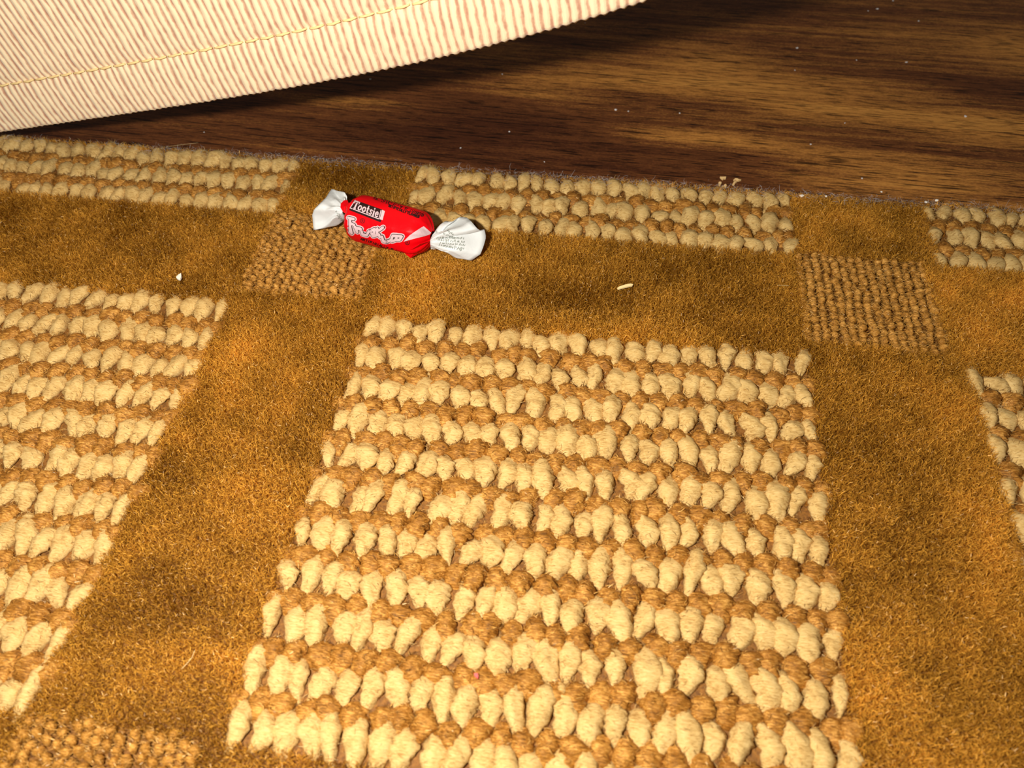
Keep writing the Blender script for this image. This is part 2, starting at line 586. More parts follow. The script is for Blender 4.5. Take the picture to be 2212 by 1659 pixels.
def unit(v):
    return v / (np.linalg.norm(v, axis=1)[:, None] + 1e-12)


def scatter(x0, x1, y0, y1, step):
    xs = np.arange(x0, x1, step); ys = np.arange(y0, y1, step)
    gx, gy = np.meshgrid(xs, ys)
    gx = gx.ravel() + rng.uniform(-.5, .5, gx.size) * step
    gy = gy.ravel() + rng.uniform(-.5, .5, gy.size) * step
    return gx, gy


gx, gy = scatter(X0, X1, Y0, EDGE_Y - 0.2 * MM, 0.205 * MM)
keep = in_view(gx, gy, 130) & ~inside_any(gx, gy, BL, -1.2 * MM)
inp = inside_any(gx, gy, patches, -0.3 * MM)
keep &= ~inp
_, _, dz = project(np.stack([gx, gy, np.zeros_like(gx)], 1))
keep &= rng.random(len(gx)) < np.clip((0.165 / dz) ** 1.6, 0.25, 1.0)
gx, gy = gx[keep], gy[keep]
n = len(gx)
low = fnoise(gx, gy, 95, 1) * 0.6 + fnoise(gx, gy, 240, 2) * 0.4
low2 = fnoise(gx, gy, 28, 5)
ang = 6.28 * (fnoise(gx, gy, 60, 7) + 0.5 * fnoise(gx, gy, 170, 8)) + rng.normal(0, 2.2, n)
lean = 0.35 + 0.75 * rng.random(n)
lx, ly = np.cos(ang) * lean, np.sin(ang) * lean
ht = (1.75 + 0.45 * (low - 0.5) + 0.35 * (low2 - 0.5)) * MM + rng.normal(0, 0.16, n) * MM
root = np.stack([gx, gy, np.full(n, -2.0 * MM)], 1)
d1 = unit(np.stack([lx * 0.35, ly * 0.35, np.ones(n)], 1))
d2 = unit(np.stack([lx * 1.3, ly * 1.3, 0.05 + 0.75 * rng.random(n)], 1))
shade = np.clip(-0.13 + 0.75 * low + 0.50 * low2 + rng.normal(0, 0.20, n), 0, 1)  # mottling paints the shading of leaning pile into the fibre colour
spark = rng.random(n) < 0.10
shade[spark] = np.clip(shade[spark] + 0.45, 0, 1)
rug_obj('cut_pile', fibres('cut_pile', root, d1, d2, ht * 1.22, rng.uniform(0.05, 0.11, n) * MM, shade, M_PILE, 0.76), None, 'stuff')
print('pile fibres', n)

# --- fuzz on the loops
for kind, L, shapes in ALL_LOOPS:
    R_, D1, D2, LE = [], [], [], []
    per = 110 if kind == 'cream' else 140
    for l in L:
        v = xf(shapes[l[6]][0], l)[:-2]
        zmin = np.quantile(v[:, 2], 0.4)
        up_ = v[v[:, 2] > zmin]
        c = np.array([l[0], l[1], l[2] - 1.6 * MM])
        pick = up_[rng.integers(0, len(up_), per)] + rng.normal(0, 0.09 * MM, (per, 3))
        nrm = unit((pick - c) * np.array([1, .55, 1.0]))
        tng = unit(np.cross(nrm, np.array([0.1, 1, 0.0])) * rng.choice([-1, 1], per)[:, None] + rng.normal(0, 0.45, (per, 3)))
        R_.append(pick - nrm * (0.05 if kind == 'cream' else -0.02) * MM); D1.append(unit(tng + 0.30 * nrm)); D2.append(unit(tng - 0.12 * nrm + rng.normal(0, .25, (per, 3))))
    R_, D1, D2 = map(np.concatenate, (R_, D1, D2))
    k = len(R_)
    rug_obj(kind + '_loop_fuzz', fibres(kind + '_loop_fuzz', R_, D1, D2, rng.uniform(0.5, 1.3, k) * MM,
            rng.uniform(0.05, 0.09, k) * MM if kind == 'cream' else rng.uniform(0.055, 0.105, k) * MM,
            rng.random(k)**1.5, M_CREAM_F if kind == 'cream' else M_BROWN_F), None, 'stuff')

# --- low-loop patches
sm = [loop_shape(200 + k, 0.80 * MM, 0.95 * MM, 1.6 * MM, 0.3, 1.4, 9, 8, 1.3) for k in range(7)]
vv, qq, tt, off = [], [], [], 0
fr = []
for (a, b, c, d) in patches:
    x = a
    while x < b:
        y = c + rng.uniform(0, 0.8) * MM
        while y < d:
            if in_view(np.array([x]), np.array([y]), 260)[0]:
                s = sm[random.randrange(7)]
                l = (x + random.gauss(0, 0.16) * MM, y, (-0.22 + random.gauss(0, 0.2)) * MM, random.gauss(0, 0.35) + 0.25, random.uniform(.8, 1.15), random.uniform(.8, 1.15), 0)
                vv.append(xf(s[0], l)); qq.append(s[1] + off); tt.append(s[2] + off); off += len(s[0])
                fr.append(l[:3])
            y += random.uniform(1.35, 1.95) * MM
        x += 1.85 * MM
rug_obj('low_loop_patch', mesh_np('low_loop_patch', np.concatenate(vv), np.concatenate(qq), np.concatenate(tt), M_PATCH), None, 'stuff')
fr = np.repeat(np.array(fr), 40, 0)
k = len(fr)
rr = fr + np.stack([rng.normal(0, .5, k), rng.normal(0, .55, k), rng.uniform(-.5, -.1, k)], 1) * MM
rr[:, 2] -= 0.5 * (np.abs(rr[:, 0] - fr[:, 0]))
tg = unit(np.stack([rng.choice([-1, 1], k) * 1.0, rng.normal(0.3, .4, k), 0.25 + .3 * rng.random(k)], 1))
rug_obj('low_loop_fuzz', fibres('low_loop_fuzz', rr, tg, unit(tg + np.array([0, 0, -.5]) + rng.normal(0, .3, (k, 3))), rng.uniform(.5, 1.1, k) * MM,
        rng.uniform(.06, .11, k) * MM, np.clip(rng.normal(.45, .28, k), 0, 1), M_PATCH_F), None, 'stuff')

# ------------------------------------------------------------------ the hanging cloth
hem_px = [(-260, 326), (-120, 305), (0, 288), (250, 252), (500, 210), (740, 170), (900, 142), (1060, 104), (1200, 65), (1400, 2), (1600, -68), (1800, -146), (2000, -228)]
c0 = P(740, 170, 31 * MM)
az = math.radians(-3.0)
pd = np.array([math.cos(az), math.sin(az), 0.0])     # along the cloth, level
pn = np.array([math.sin(az), -math.cos(az), 0.0])    # out of the cloth, to the viewer


def on_plane(px, py):
    d = ray(px, py)
    t = ((c0 - CAM) @ pn) / (d @ pn)
    return CAM + d * t


hp = np.array([on_plane(*p) for p in hem_px])
hs = (hp - c0) @ pd
hz = hp[:, 2]
print('hem x mm', (hs * 1e3).round(1), 'z mm', ((hz - FLOOR_Z) * 1e3).round(1))
coef = np.polyfit(hs, hz, 4)


def hem_z(s):
    s = np.clip(s, hs[0], hs[-1])
    return np.polyval(coef, s)


RIB = 1.62 * MM
TILT = math.radians(9.0)
S0, S1 = hs[0] - 0.01, hs[-1]
PER = 8
nrib = int((S1 - S0) / RIB)
ns = nrib * PER + 1
hts = np.concatenate([[-0.0], np.array([0.25, .6, 1.1, 2, 3, 4.5, 6, 7.5, 9, 10.2, 10.9, 11.3, 11.8, 12.5, 14, 16, 18, 21, 25, 30, 36, 44, 56, 75, 100, 130]) * MM])
V, RA, AL = [], [], []
for h in hts:
    s = np.linspace(S0, S0 + nrib * RIB, ns)
    ph = np.linspace(0, nrib, ns) * 2 * math.pi
    rib = 0.5 + 0.5 * np.cos(ph)
    rib = rib ** 0.95
    zb = hem_z(s)
    out = 0.42 * MM * rib
    out += 0.25 * MM * np.sin(s * 900 + h * 700) * 0.25
    # rolled bottom edge, dimple along the stitching
    out -= 0.9 * MM * math.exp(-(h / (0.35 * MM)) ** 2)
    out -= 0.38 * MM * math.exp(-((h - 11.1 * MM) / (0.9 * MM)) ** 2)
    out += 0.35 * MM * math.exp(-((h - 5 * MM) / (4 * MM)) ** 2)
    wob = 0.08 * MM * np.sin(s * 2100 + h * 300) + 0.07 * MM * np.sin(h * 1500 + s * 500) + 0.05 * MM * np.sin(h * 4100 + s * 2900)
    ss = s - math.sin(TILT) * h + wob
    zz = zb + math.cos(TILT) * h
    if h == 0:
        zz = zz - 0.12 * MM * rib
    pts = c0[None] + pd[None] * ss[:, None] + pn[None] * out[:, None]
    pts[:, 2] = zz
    V.append(pts); RA.append(rib); AL.append(np.full(ns, h))
# back layer of the cloth
nf = len(hts)
for h in (0.0, 12 * MM, 130 * MM):
    s = np.linspace(S0, S0 + nrib * RIB, ns)
    pts = c0[None] + pd[None] * (s - math.sin(TILT) * h)[:, None] - pn[None] * 1.3 * MM
    pts[:, 2] = hem_z(s) + math.cos(TILT) * h + (0.1 * MM if h == 0 else 0)
    V.append(pts); RA.append(np.full(ns, 0.5)); AL.append(np.full(ns, h))
q = grid_quads(ns, nf)
q += [(a + nf * ns, c + nf * ns, d + nf * ns, b + nf * ns) for (a, b, d, c) in grid_quads(ns, 3)]
q += [(i + 1, i, nf * ns + i, nf * ns + i + 1) for i in range(ns - 1)]
top_f, top_b = (nf - 1) * ns, (nf + 2) * ns
q += [(top_f + i, top_f + i + 1, top_b + i + 1, top_b + i) for i in range(ns - 1)]
curtain = bpy.data.objects.new('curtain', None)
COL.objects.link(curtain)
curtain.location = c0
tag(curtain, 'beige finely ribbed curtain hem with a yellow stitched seam, hanging above the dark floor', 'curtain')
link('cloth', mesh_np('cloth', np.concatenate(V), q, None, M_CLOTH, attrs={'rib': np.concatenate(RA), 'along': np.concatenate(AL)}), curtain, -c0)


def tube(pts, rad, sides=6):
    pts = np.array(pts)
    V = []
    n = len(pts)
    for i in range(n):
        t = pts[min(i + 1, n - 1)] - pts[max(i - 1, 0)]
        t = t / (np.linalg.norm(t) + 1e-12)
        a = np.cross(t, np.array([0.13, 0.31, 0.94])); a /= np.linalg.norm(a) + 1e-12
        b = np.cross(t, a)
        r = rad[i] if hasattr(rad, '__len__') else rad
        for k in range(sides):
            th = 2 * math.pi * k / sides
            V.append(pts[i] + r * (math.cos(th) * a + math.sin(th) * b))
    q = grid_quads(sides, n, True)
    V += [pts[0], pts[-1]]
    t = [((i + 1) % sides, i, n * sides) for i in range(sides)] + [((n - 1) * sides + i, (n - 1) * sides + (i + 1) % sides, n * sides + 1) for i in range(sides)]
    return np.array(V), np.array(q), np.array(t)


def cloth_pt(s, h, out):
    p = c0 + pd * (s - math.sin(TILT) * h) + pn * out
    p[2] = float(hem_z(np.array([s]))[0]) + math.cos(TILT) * h
    return p


st_len = 3.75 * MM
s = S0 + 2 * MM
SH = 11.1 * MM
while s < hs[-1] - 6 * MM:
    L_ = st_len * random.uniform(0.9, 1.05)
    pts = []
    for k in range(7):
        u = k / 6
        pts.append(cloth_pt(s + u * L_ * 0.86, SH + random.gauss(0, 0.03) * MM + 0.10 * MM * (u - .5), (0.30 * math.sin(math.pi * u) - 0.05) * MM + 0.12 * MM))
    rad = [0.15 * MM + 0.09 * MM * math.sin(math.pi * k / 6) + random.uniform(0, .05) * MM for k in range(7)]
    v, qd, td = tube(pts, rad)
    link('stitch', mesh_np('stitch', v - c0, qd, td, M_THREAD), curtain, (0, 0, 0))
    s += L_

# ------------------------------------------------------------------ the candy
def C(u, v):
    """a place in the enlarged view of the candy -> photograph pixel"""
    return 640 + u / 5.0273, 380 + v / 5.0273


R0 = 5.1 * MM
ZC = 4.9 * MM
aL = P(*C(575, 432), ZC)
aR = P(*C(1478, 655), ZC)
ax = aR - aL
AL_ = np.linalg.norm(ax)
ax /= AL_
uz = np.array([0, 0, 1.0])
side = np.cross(uz, ax); side /= np.linalg.norm(side)
up2 = np.cross(ax, side)
print('candy length mm', AL_ * 1e3)
candy = bpy.data.objects.new('wrapped_candy', None)
COL.objects.link(candy)
candy.location = ((aL + aR) / 2)[0], ((aL + aR) / 2)[1], 0
CL = np.array(candy.location)
tag(candy, 'red wrapped candy with white twisted paper ends lying on the brown rug', 'candy')

prof = [(0.0, 0.16), (0.015, 0.42), (0.03, 0.66), (0.055, 0.83), (0.09, 0.93), (0.14, 0.985), (0.22, 1.0), (0.32, 1.0), (0.42, 1.0), (0.52, 1.0), (0.62, 1.0), (0.71, 1.0),
        (0.78, 1.0), (0.825, 0.985), (0.865, 0.93), (0.90, 0.84), (0.935, 0.70), (0.965, 0.53), (0.985, 0.38), (1.0, 0.24)]
NA = 72
V = []
for (s_, r_) in prof:
    for i in range(NA):
        th = 2 * math.pi * i / NA
        end = max(0.0, (0.16 - s_) / 0.16) + max(0.0, (s_ - 0.74) / 0.26)
        # flat facets of folded paper, sharper towards the ends
        nf_ = 6
        a = (th + 0.35 + 0.35 * (s_ > 0.5)) % (2 * math.pi / nf_) - math.pi / nf_
        poly = math.cos(math.pi / nf_) / math.cos(a) * 1.06
        k = 0.35 + 0.6 * min(1, end)
        rr = R0 * r_ * (1 - k + k * poly)
        # the paper drawn into pleats at the twists
        rr *= 1 + 0.10 * min(1.0, end) ** 2 * math.sin(11 * th + 2.0 * s_)
        rr += 0.10 * MM * mnoise.noise(Vector((s_ * 7, math.cos(th) * 1.5, math.sin(th) * 1.5)))
        p = aL + ax * AL_ * s_ + rr * (math.cos(th) * side + math.sin(th) * up2)
        if p[2] < 0.15 * MM:
            p[2] = 0.15 * MM + 0.15 * (p[2] - 0.15 * MM)
        V.append(p)
V = np.array(V)
q = grid_quads(NA, len(prof), True)
body_me = mesh_np('wrapper', V - CL, q, None, M_RED)
body = link('wrapper', body_me, candy)
bvh = BVHTree.FromPolygons([Vector(v) for v in V], [tuple(x) for x in q])


def on_body(px, py, off):
    d = Vector(ray(px, py))
    hit, nrm, _, _ = bvh.ray_cast(Vector(CAM), d)
    if hit is None:
        return None
    if nrm.dot(d) > 0:
        nrm = -nrm
    return np.array(hit + nrm * off)


def print_mesh(polys, off):
    """flat print pressed on the paper: polygons given in the enlarged view"""
    V, F = [], []
    for poly in polys:
        b0 = len(V)
        pts = [on_body(*C(u, v), off) for (u, v) in poly]
        if any(p is None for p in pts):
            continue
        V += pts
        F.append(tuple(range(b0, b0 + len(poly))))
    return V, F


def print_obj(name, polys, off, mat, parent, label=None):
    V, F = print_mesh(polys, off)
    me = bpy.data.meshes.new(name)
    me.from_pydata([tuple(np.array(v) - CL) for v in V], [], F)
    me.materials.append(mat)
    o = link(name, me, parent)
    if label: o['label'] = label
    return o


def quad_grid(tl, tr, br, bl, nu, nv):
    tl, tr, br, bl = map(np.array, (tl, tr, br, bl))
    f = lambda a, b: (tl * (1 - a) + tr * a) * (1 - b) + (bl * (1 - a) + br * a) * b
    return [[f(i / nu, j / nv), f((i + 1) / nu, j / nv), f((i + 1) / nu, (j + 1) / nv), f(i / nu, (j + 1) / nv)] for i in range(nu) for j in range(nv)]


def stroke(pts, w):
    """a thick line with round ends, in short pieces"""
    out = []
    pts = [np.array(p, float) for p in pts]
    for a, b in zip(pts[:-1], pts[1:]):
        d = b - a
        L = np.linalg.norm(d)
        if L < 1e-6: continue
        nrm = np.array([-d[1], d[0]]) / L * w / 2
        k = max(1, int(L / 30))
        for i in range(k):
            p, q_ = a + d * i / k, a + d * (i + 1) / k
            out.append([p + nrm, q_ + nrm, q_ - nrm, p - nrm])
    for p in pts:
        out.append([p + w / 2 * np.array([math.cos(t), math.sin(t)]) for t in np.linspace(0, 2 * math.pi, 9)[:-1]])
    return out


# black name plate, its white rule and the white serif word
TLb, TRb, BRb, BLb = (632, 262), (945, 372), (917, 505), (575, 372)
plate = print_obj('name_plate', quad_grid(TLb, TRb, BRb, BLb, 12, 6), 0.07 * MM, M_BLACK, body, 'black name plate with a white word')
bil = lambda a, b: (np.array(TLb) * (1 - a) + np.array(TRb) * a) * (1 - b) + (np.array(BLb) * (1 - a) + np.array(BRb) * a) * b
rule = []
for seg in ([(0.035, 0.02), (0.005, 0.80)], [(0.005, 0.80), (0.93, 0.80)], [(0.93, 0.80), (0.935, 0.10)]):
    rule += stroke([bil(seg[0][0] + (seg[1][0] - seg[0][0]) * t, seg[0][1] + (seg[1][1] - seg[0][1]) * t) for t in np.linspace(0, 1, 8)], 9)
rule += quad_grid(bil(0.965, 0.02), bil(1.065, 0.05), bil(1.05, 0.78), bil(0.955, 0.80), 2, 4)
print_obj('white_rule', rule, 0.13 * MM, M_PINK, plate)


def glyphs(word):
    """strokes of small heavy serif letters in a 0..1 high box; returns list of (polyline, weight)"""
    o = [(0.5 + 0.36 * math.cos(t), 0.64 + 0.27 * math.sin(t)) for t in np.linspace(0, 2 * math.pi, 13)]
    G = {'T': ([([(0.02, 0.06), (0.98, 0.06)], 1.0), ([(0.5, 0.06), (0.5, 0.92)], 1.35), ([(0.26, 0.93), (0.74, 0.93)], 0.7), ([(0.02, 0.06), (0.02, 0.26)], .7), ([(0.98, .06), (.98, .26)], .7)], 1.0),
         'o': ([(o, 1.1)], 0.86),
         't': ([([(0.45, 0.12), (0.45, 0.80), (0.62, 0.92), (0.85, 0.86)], 1.15), ([(0.1, 0.38), (0.85, 0.38)], 0.8)], 0.62),
         's': ([([(0.85, 0.45), (0.55, 0.37), (0.25, 0.46), (0.35, 0.6), (0.65, 0.66), (0.8, 0.78), (0.55, 0.93), (0.18, 0.86)], 0.95)], 0.72),
         'i': ([([(0.5, 0.42), (0.5, 0.92)], 1.3), ([(0.15, 0.93), (0.85, 0.93)], 0.6), ([(0.22, 0.42), (0.5, 0.42)], 0.6), ([(0.5, 0.10), (0.5, 0.16)], 1.2)], 0.46),
         'e': ([([(0.2, 0.64), (0.82, 0.62), (0.74, 0.43), (0.5, 0.37), (0.24, 0.47), (0.16, 0.68), (0.3, 0.88), (0.58, 0.93), (0.84, 0.82)], 0.95)], 0.8)}
    x = 0
    out = []
    for ch in word:
        s, w = G[ch]
        out.append((x, w, s, ch)); x += w + 0.06
    return out, x


gl, tot = glyphs('Tootsie')
for (x, w, strokes, ch) in gl:
    polys = []
    for (pl, wt) in strokes:
        pp = [bil(0.055 + 0.845 * (x + p[0] * w) / tot, 0.05 + 0.70 * p[1]) for p in pl]
        polys += stroke(pp, 12.5 * wt)
    print_obj('letter', polys, 0.14 * MM, M_PINK, plate)

# the bubble lettering: halo, dark outline, pale filling
logo_strokes = [
    [[(572, 455), (628, 470)], [(590, 462), (590, 600)], [(596, 515), (632, 532)], [(592, 560), (606, 618)]],                 # F
    [[(640, 550), (668, 605)], [(648, 560), (700, 572)]],                                                                    # r
    [[(705, 575), (722, 628), (770, 640), (792, 600)]],                                                                      # o
    [[(812, 600), (850, 575), (885, 590), (880, 640), (838, 650), (812, 600)], [(850, 600), (850, 630)]],                     # o
    [[(885, 570), (880, 605)], [(905, 590), (945, 560)], [(900, 632), (912, 660)]],                                           # t
    [[(935, 655), (950, 705), (985, 712)]],                                                                                   # i
    [[(985, 712), (1035, 690), (1052, 645), (1095, 648), (1085, 690), (1040, 705)]],                                          # e
    [[(1090, 650), (1150, 655), (1128, 690), (1082, 690)]],                                                                   # s
]
flat = [p for L_ in logo_strokes for p in L_]
logo = print_obj('logo', sum([stroke(p, 62) for p in flat], []), 0.06 * MM, M_PINK, body, 'pale bubble lettering with dark outlines')
print_obj('letter_outline', sum([stroke(p, 39) for p in flat], []), 0.13 * MM, M_BLACK, logo)
for L_ in logo_strokes:
    print_obj('letter', sum([stroke(p, 27) for p in L_], []), 0.20 * MM, M_PINK, logo)

# registered marks and the rows of tiny dark print
for (u, v) in ((720, 488), (1207, 722)):
    ring = [(u + 24 * math.cos(t), v + 24 * math.sin(t)) for t in np.linspace(0, 2 * math.pi, 15)]
    polys = stroke(ring, 8) + stroke([(u - 7, v + 11), (u - 7, v - 11), (u + 6, v - 9), (u + 6, v - 1), (u - 5, v + 1), (u + 9, v + 12)], 6)
    print_obj('registered_mark', polys, 0.06 * MM, M_MAROON, body)


def microtext(a, b, hgt, word, name):
    a, b = np.array(a, float), np.array(b, float)
    d = (b - a) / len(word)
    up_ = np.array([d[1], -d[0]]) / np.linalg.norm(d) * hgt
    segs = {'A': [[(0, 0), (.5, 1), (1, 0)], [(.2, .4), (.8, .4)]], 'R': [[(0, 0), (0, 1), (.8, .9), (.7, .5), (0, .5), (.9, 0)]], 'T': [[(0, 1), (1, 1)], [(.5, 1), (.5, 0)]],
            'I': [[(.5, 0), (.5, 1)]], 'F': [[(0, 0), (0, 1), (1, 1)], [(0, .5), (.8, .5)]], 'C': [[(1, .9), (.3, 1), (0, .5), (.3, 0), (1, .1)]], 'L': [[(0, 1), (0, 0), (1, 0)]],
            'Y': [[(0, 1), (.5, .5), (1, 1)], [(.5, .5), (.5, 0)]], 'V': [[(0, 1), (.5, 0), (1, 1)]], 'O': [[(.5, 1), (0, .5), (.5, 0), (1, .5), (.5, 1)]], 'E': [[(1, 1), (0, 1), (0, 0), (1, 0)], [(0, .5), (.8, .5)]],
            'D': [[(0, 0), (0, 1), (.8, .8), (.8, .2), (0, 0)]], ' ': []}
    polys = []
    for i, ch in enumerate(word):
        o = a + d * i
        for pl in segs[ch]:
            polys += stroke([o + d * 0.72 * p[0] + up_ * p[1] for p in pl], 8.5)
    print_obj(name, polys, 0.06 * MM, M_BLACK, body)


microtext((835, 250), (1385, 448), 30, 'ARTIFICIALLY FLAVORED', 'small_print')
microtext((1000, 335), (1335, 462), 24, 'ARTIFICIALLY FLAVORED', 'small_print')
microtext((700, 690), (1225, 872), 20, 'ARTIFICIALLY FLAVORED', 'small_print')

# pale pink patch laid on the wrapper near the right twist
print_obj('pale_patch', quad_grid((1232, 642), (1382, 545), (1478, 628), (1166, 712), 9, 7), 0.10 * MM, M_PINK, body, 'pale pink patch on the wrapper')
# creased red corner standing off the lower right edge
cr = [P(*C(u, v), z * MM) for (u, v, z) in ((1150, 820, 2.6), (1240, 893, 1.0), (1300, 858, 1.6), (1455, 762, 2.6), (1480, 700, 4.6), (1340, 742, 6.2), (1250, 800, 4.6))]
cm = np.mean(cr, 0) + np.array([0, -0.4, 0.5]) * MM
me = bpy.data.meshes.new('creased_corner')
me.from_pydata([tuple(p - CL) for p in cr] + [tuple(cm - CL)], [], [(i, (i + 1) % 7, 7) for i in range(7)])
me.materials.append(M_RED)
o = link('creased_corner', me, body)
sm_ = o.modifiers.new('thickness', 'SOLIDIFY'); sm_.thickness = 0.12 * MM


# twisted paper ends
def tail(name, neck_px, neck_z, outline, label):
    """fan of thin paper from the neck to a ruffled rim; outline rows are (u, v, height mm)"""
    rim = np.array([P(*C(u, v), z * MM) for (u, v, z) in outline])
    # closely spaced rim
    n = 64
    seg = np.linspace(0, len(rim) - 1, n)
    i0 = np.clip(np.floor(seg).astype(int), 0, len(rim) - 2)
    f = (seg - i0)[:, None]
    rim = rim[i0] * (1 - f) + rim[i0 + 1] * f
    nk = [P(*C(u, v), z * MM) for (u, v, z) in neck_px]
    nks = np.linspace(0, len(nk) - 1, n)
    j0 = np.clip(np.floor(nks).astype(int), 0, len(nk) - 2)
    g = (nks - j0)[:, None]
    nk = np.array(nk)
    neck = nk[j0] * (1 - g) + nk[j0 + 1] * g
    rows = 12
    V = []
    for r in range(rows):
        t = r / (rows - 1)
        p = neck * (1 - t) + rim * t
        # pleats run out from the neck, fading to the rim; slight belly
        ple = np.sin(np.linspace(0, 9 * 2 * math.pi, n)) * 0.30 * MM * (1 - t) ** 1.2 * min(1, t * 5)
        ruf = np.array([mnoise.noise(Vector((i * 0.13, t * 2.5, neck_z))) for i in range(n)]) * 1.3 * MM * math.sin(math.pi * min(1, t * 1.0) * 0.9)
        p = p + np.outer(ple + ruf, np.array([0, -0.25, 0.97]))
        p[:, 2] = np.maximum(p[:, 2], 0.12 * MM)
        V.append(p)
    V = np.concatenate(V)
    me = mesh_np(name, V - CL, grid_quads(n, rows), None, M_WHITE)
    o = link(name, me, candy)
    o['label'] = label
    sm_ = o.modifiers.new('thickness', 'SOLIDIFY')
    sm_.thickness = 0.06 * MM
    sm_.offset = 0
    return o, V, grid_quads(n, rows)


lt, _, _ = tail('twisted_paper_end', [(545, 270, 6.3), (520, 330, 6.6), (500, 400, 5.8), (535, 450, 4.0)], 1.7,
     [(552, 262, 6.0), (551, 222, 6.5), (528, 182, 7.0), (455, 160, 6.2), (383, 132, 4.5), (352, 185, 5.2), (322, 238, 6.0), (255, 305, 6.4), (190, 365, 5.6), (170, 420, 4.2), (180, 500, 2.6), (190, 590, 1.0),
      (300, 570, 1.4), (440, 538, 1.2), (490, 505, 1.8), (522, 462, 3.2)], 'white fan-shaped paper end on the left')
rt, rV, rQ = tail('twisted_paper_end', [(1478, 645, 5.2), (1455, 690, 6.0), (1455, 740, 5.0), (1462, 795, 3.2)], 4.2,
     [(1520, 640, 5.4), (1575, 595, 5.0), (1555, 540, 4.6), (1620, 490, 5.6), (1690, 500, 6.6), (1775, 443, 5.2), (1850, 450, 6.0), (1905, 500, 7.2), (1965, 572, 6.4), (2000, 592, 5.4), (2045, 580, 4.8), (2060, 665, 3.8), (2030, 770, 3.0),
      (2000, 850, 2.0), (1900, 918, 0.7), (1815, 900, 1.0), (1730, 888, 1.2), (1690, 835, 1.6), (1645, 795, 2.0), (1570, 775, 2.4), (1490, 805, 2.6)], 'white ruffled paper end with tiny grey print on the right')
# red paper drawn into the left twist
red = [P(*C(u, v), z * MM) for (u, v, z) in ((555, 262, 6.9), (520, 262, 7.0), (482, 300, 7.0), (480, 345, 6.9), (508, 392, 6.6), (548, 415, 6.2), (590, 430, 6.4), (582, 330, 7.4))]
rc = np.mean(red, 0) + np.array([0, -0.2, 0.5]) * MM
me = bpy.data.meshes.new('red_twist')
me.from_pydata([tuple(p - CL) for p in red] + [tuple(rc - CL)], [], [(i, (i + 1) % 8, 8) for i in range(8)])
me.materials.append(M_RED)
o = link('red_twist', me, candy)
sm_ = o.modifiers.new('thickness', 'SOLIDIFY'); sm_.thickness = 0.15 * MM
# tiny grey print on both paper ends
rbvh = BVHTree.FromPolygons([Vector(v) for v in rV], [tuple(x) for x in rQ])


def tail_print(bv, lines, parent, hgt, wd):
    polys = []
    for (a, b, cnt) in lines:
        a, b = np.array(a, float), np.array(b, float)
        d = (b - a) / cnt
        nrm = np.array([d[1], -d[0]]) / np.linalg.norm(d)
        for i in range(cnt):
            o_ = a + d * i
            for _ in range(2):
                p = o_ + d * random.uniform(0, .6) + nrm * hgt * random.uniform(0, .4)
                polys += stroke([p, p + d * random.uniform(-.2, .6) + nrm * hgt * random.uniform(.3, .7)], wd)
    V, F = [], []
    for poly in polys:
        pts = []
        for (u, v) in poly:
            dd = Vector(ray(*C(u, v)))
            hit, nr_, _, _ = bv.ray_cast(Vector(CAM), dd)
            if hit is None: break
            if nr_.dot(dd) > 0: nr_ = -nr_
            pts.append(np.array(hit + nr_ * 0.07 * MM))
        if len(pts) == len(poly):
            F.append(tuple(range(len(V), len(V) + len(pts)))); V += pts
    if F:
        me = bpy.data.meshes.new('small_print')
        me.from_pydata([tuple(p - CL) for p in V], [], F)
        me.materials.append(M_GREYINK)
        link('small_print', me, parent)


tail_print(rbvh, [((1630, 600), (1700, 650), 5), ((1590, 630), (1720, 690), 8), ((1520, 680), (1830, 690), 16), ((1530, 705), (1840, 730), 16), ((1560, 735), (1840, 765), 14), ((1545, 760), (1830, 800), 14), ((1600, 770), (1800, 820), 9)], rt, 26, 6)
dl = lt.data
lbvh = BVHTree.FromPolygons([Vector(np.array(v.co) + CL) for v in dl.vertices], [tuple(p.vertices) for p in dl.polygons])
tail_print(lbvh, [((425, 385), (455, 470), 5), ((450, 400), (490, 490), 5)], lt, 22, 6)


# ------------------------------------------------------------------ small litter
def lump(r, seed, sx=1, sy=1, sz=1, nu=9, nv=6):
    V = []
    for j in range(nv):
        ph = math.pi * (j + 0.5) / nv - math.pi / 2
        for i in range(nu):
            th = 2 * math.pi * i / nu
            d = Vector((math.cos(ph) * math.cos(th), math.cos(ph) * math.sin(th), math.sin(ph)))
            k = r * (1 + 0.55 * mnoise.noise(d * 1.6 + Vector((seed, seed * .3, 0))))
            V.append((d.x * k * sx, d.y * k * sy, d.z * k * sz))
    q = grid_quads(nu, nv, True)
    n = len(V)
    V += [tuple(np.mean(V[:nu], 0)), tuple(np.mean(V[-nu:], 0))]
    t = [((i + 1) % nu, i, n) for i in range(nu)] + [(n - nu + i, n - nu + (i + 1) % nu, n + 1) for i in range(nu)]
    return np.array(V), np.array(q), np.array(t)


def speck(name, px, py, z, r, mat, label, cat, group=None, rot=0, sx=1, sy=1, sz=0.5, seed=None):
    v, q_, t_ = lump(r, random.random() * 50 if seed is None else seed, sx, sy, sz)
    p = P(px, py, z)
    o = link(name, mesh_np(name, v, q_, t_, mat, smooth=False), None, (p[0], p[1], z + r * sz * 0.75))
    o.rotation_euler = (0, 0, rot)
    tag(o, label, cat, group)
    return o


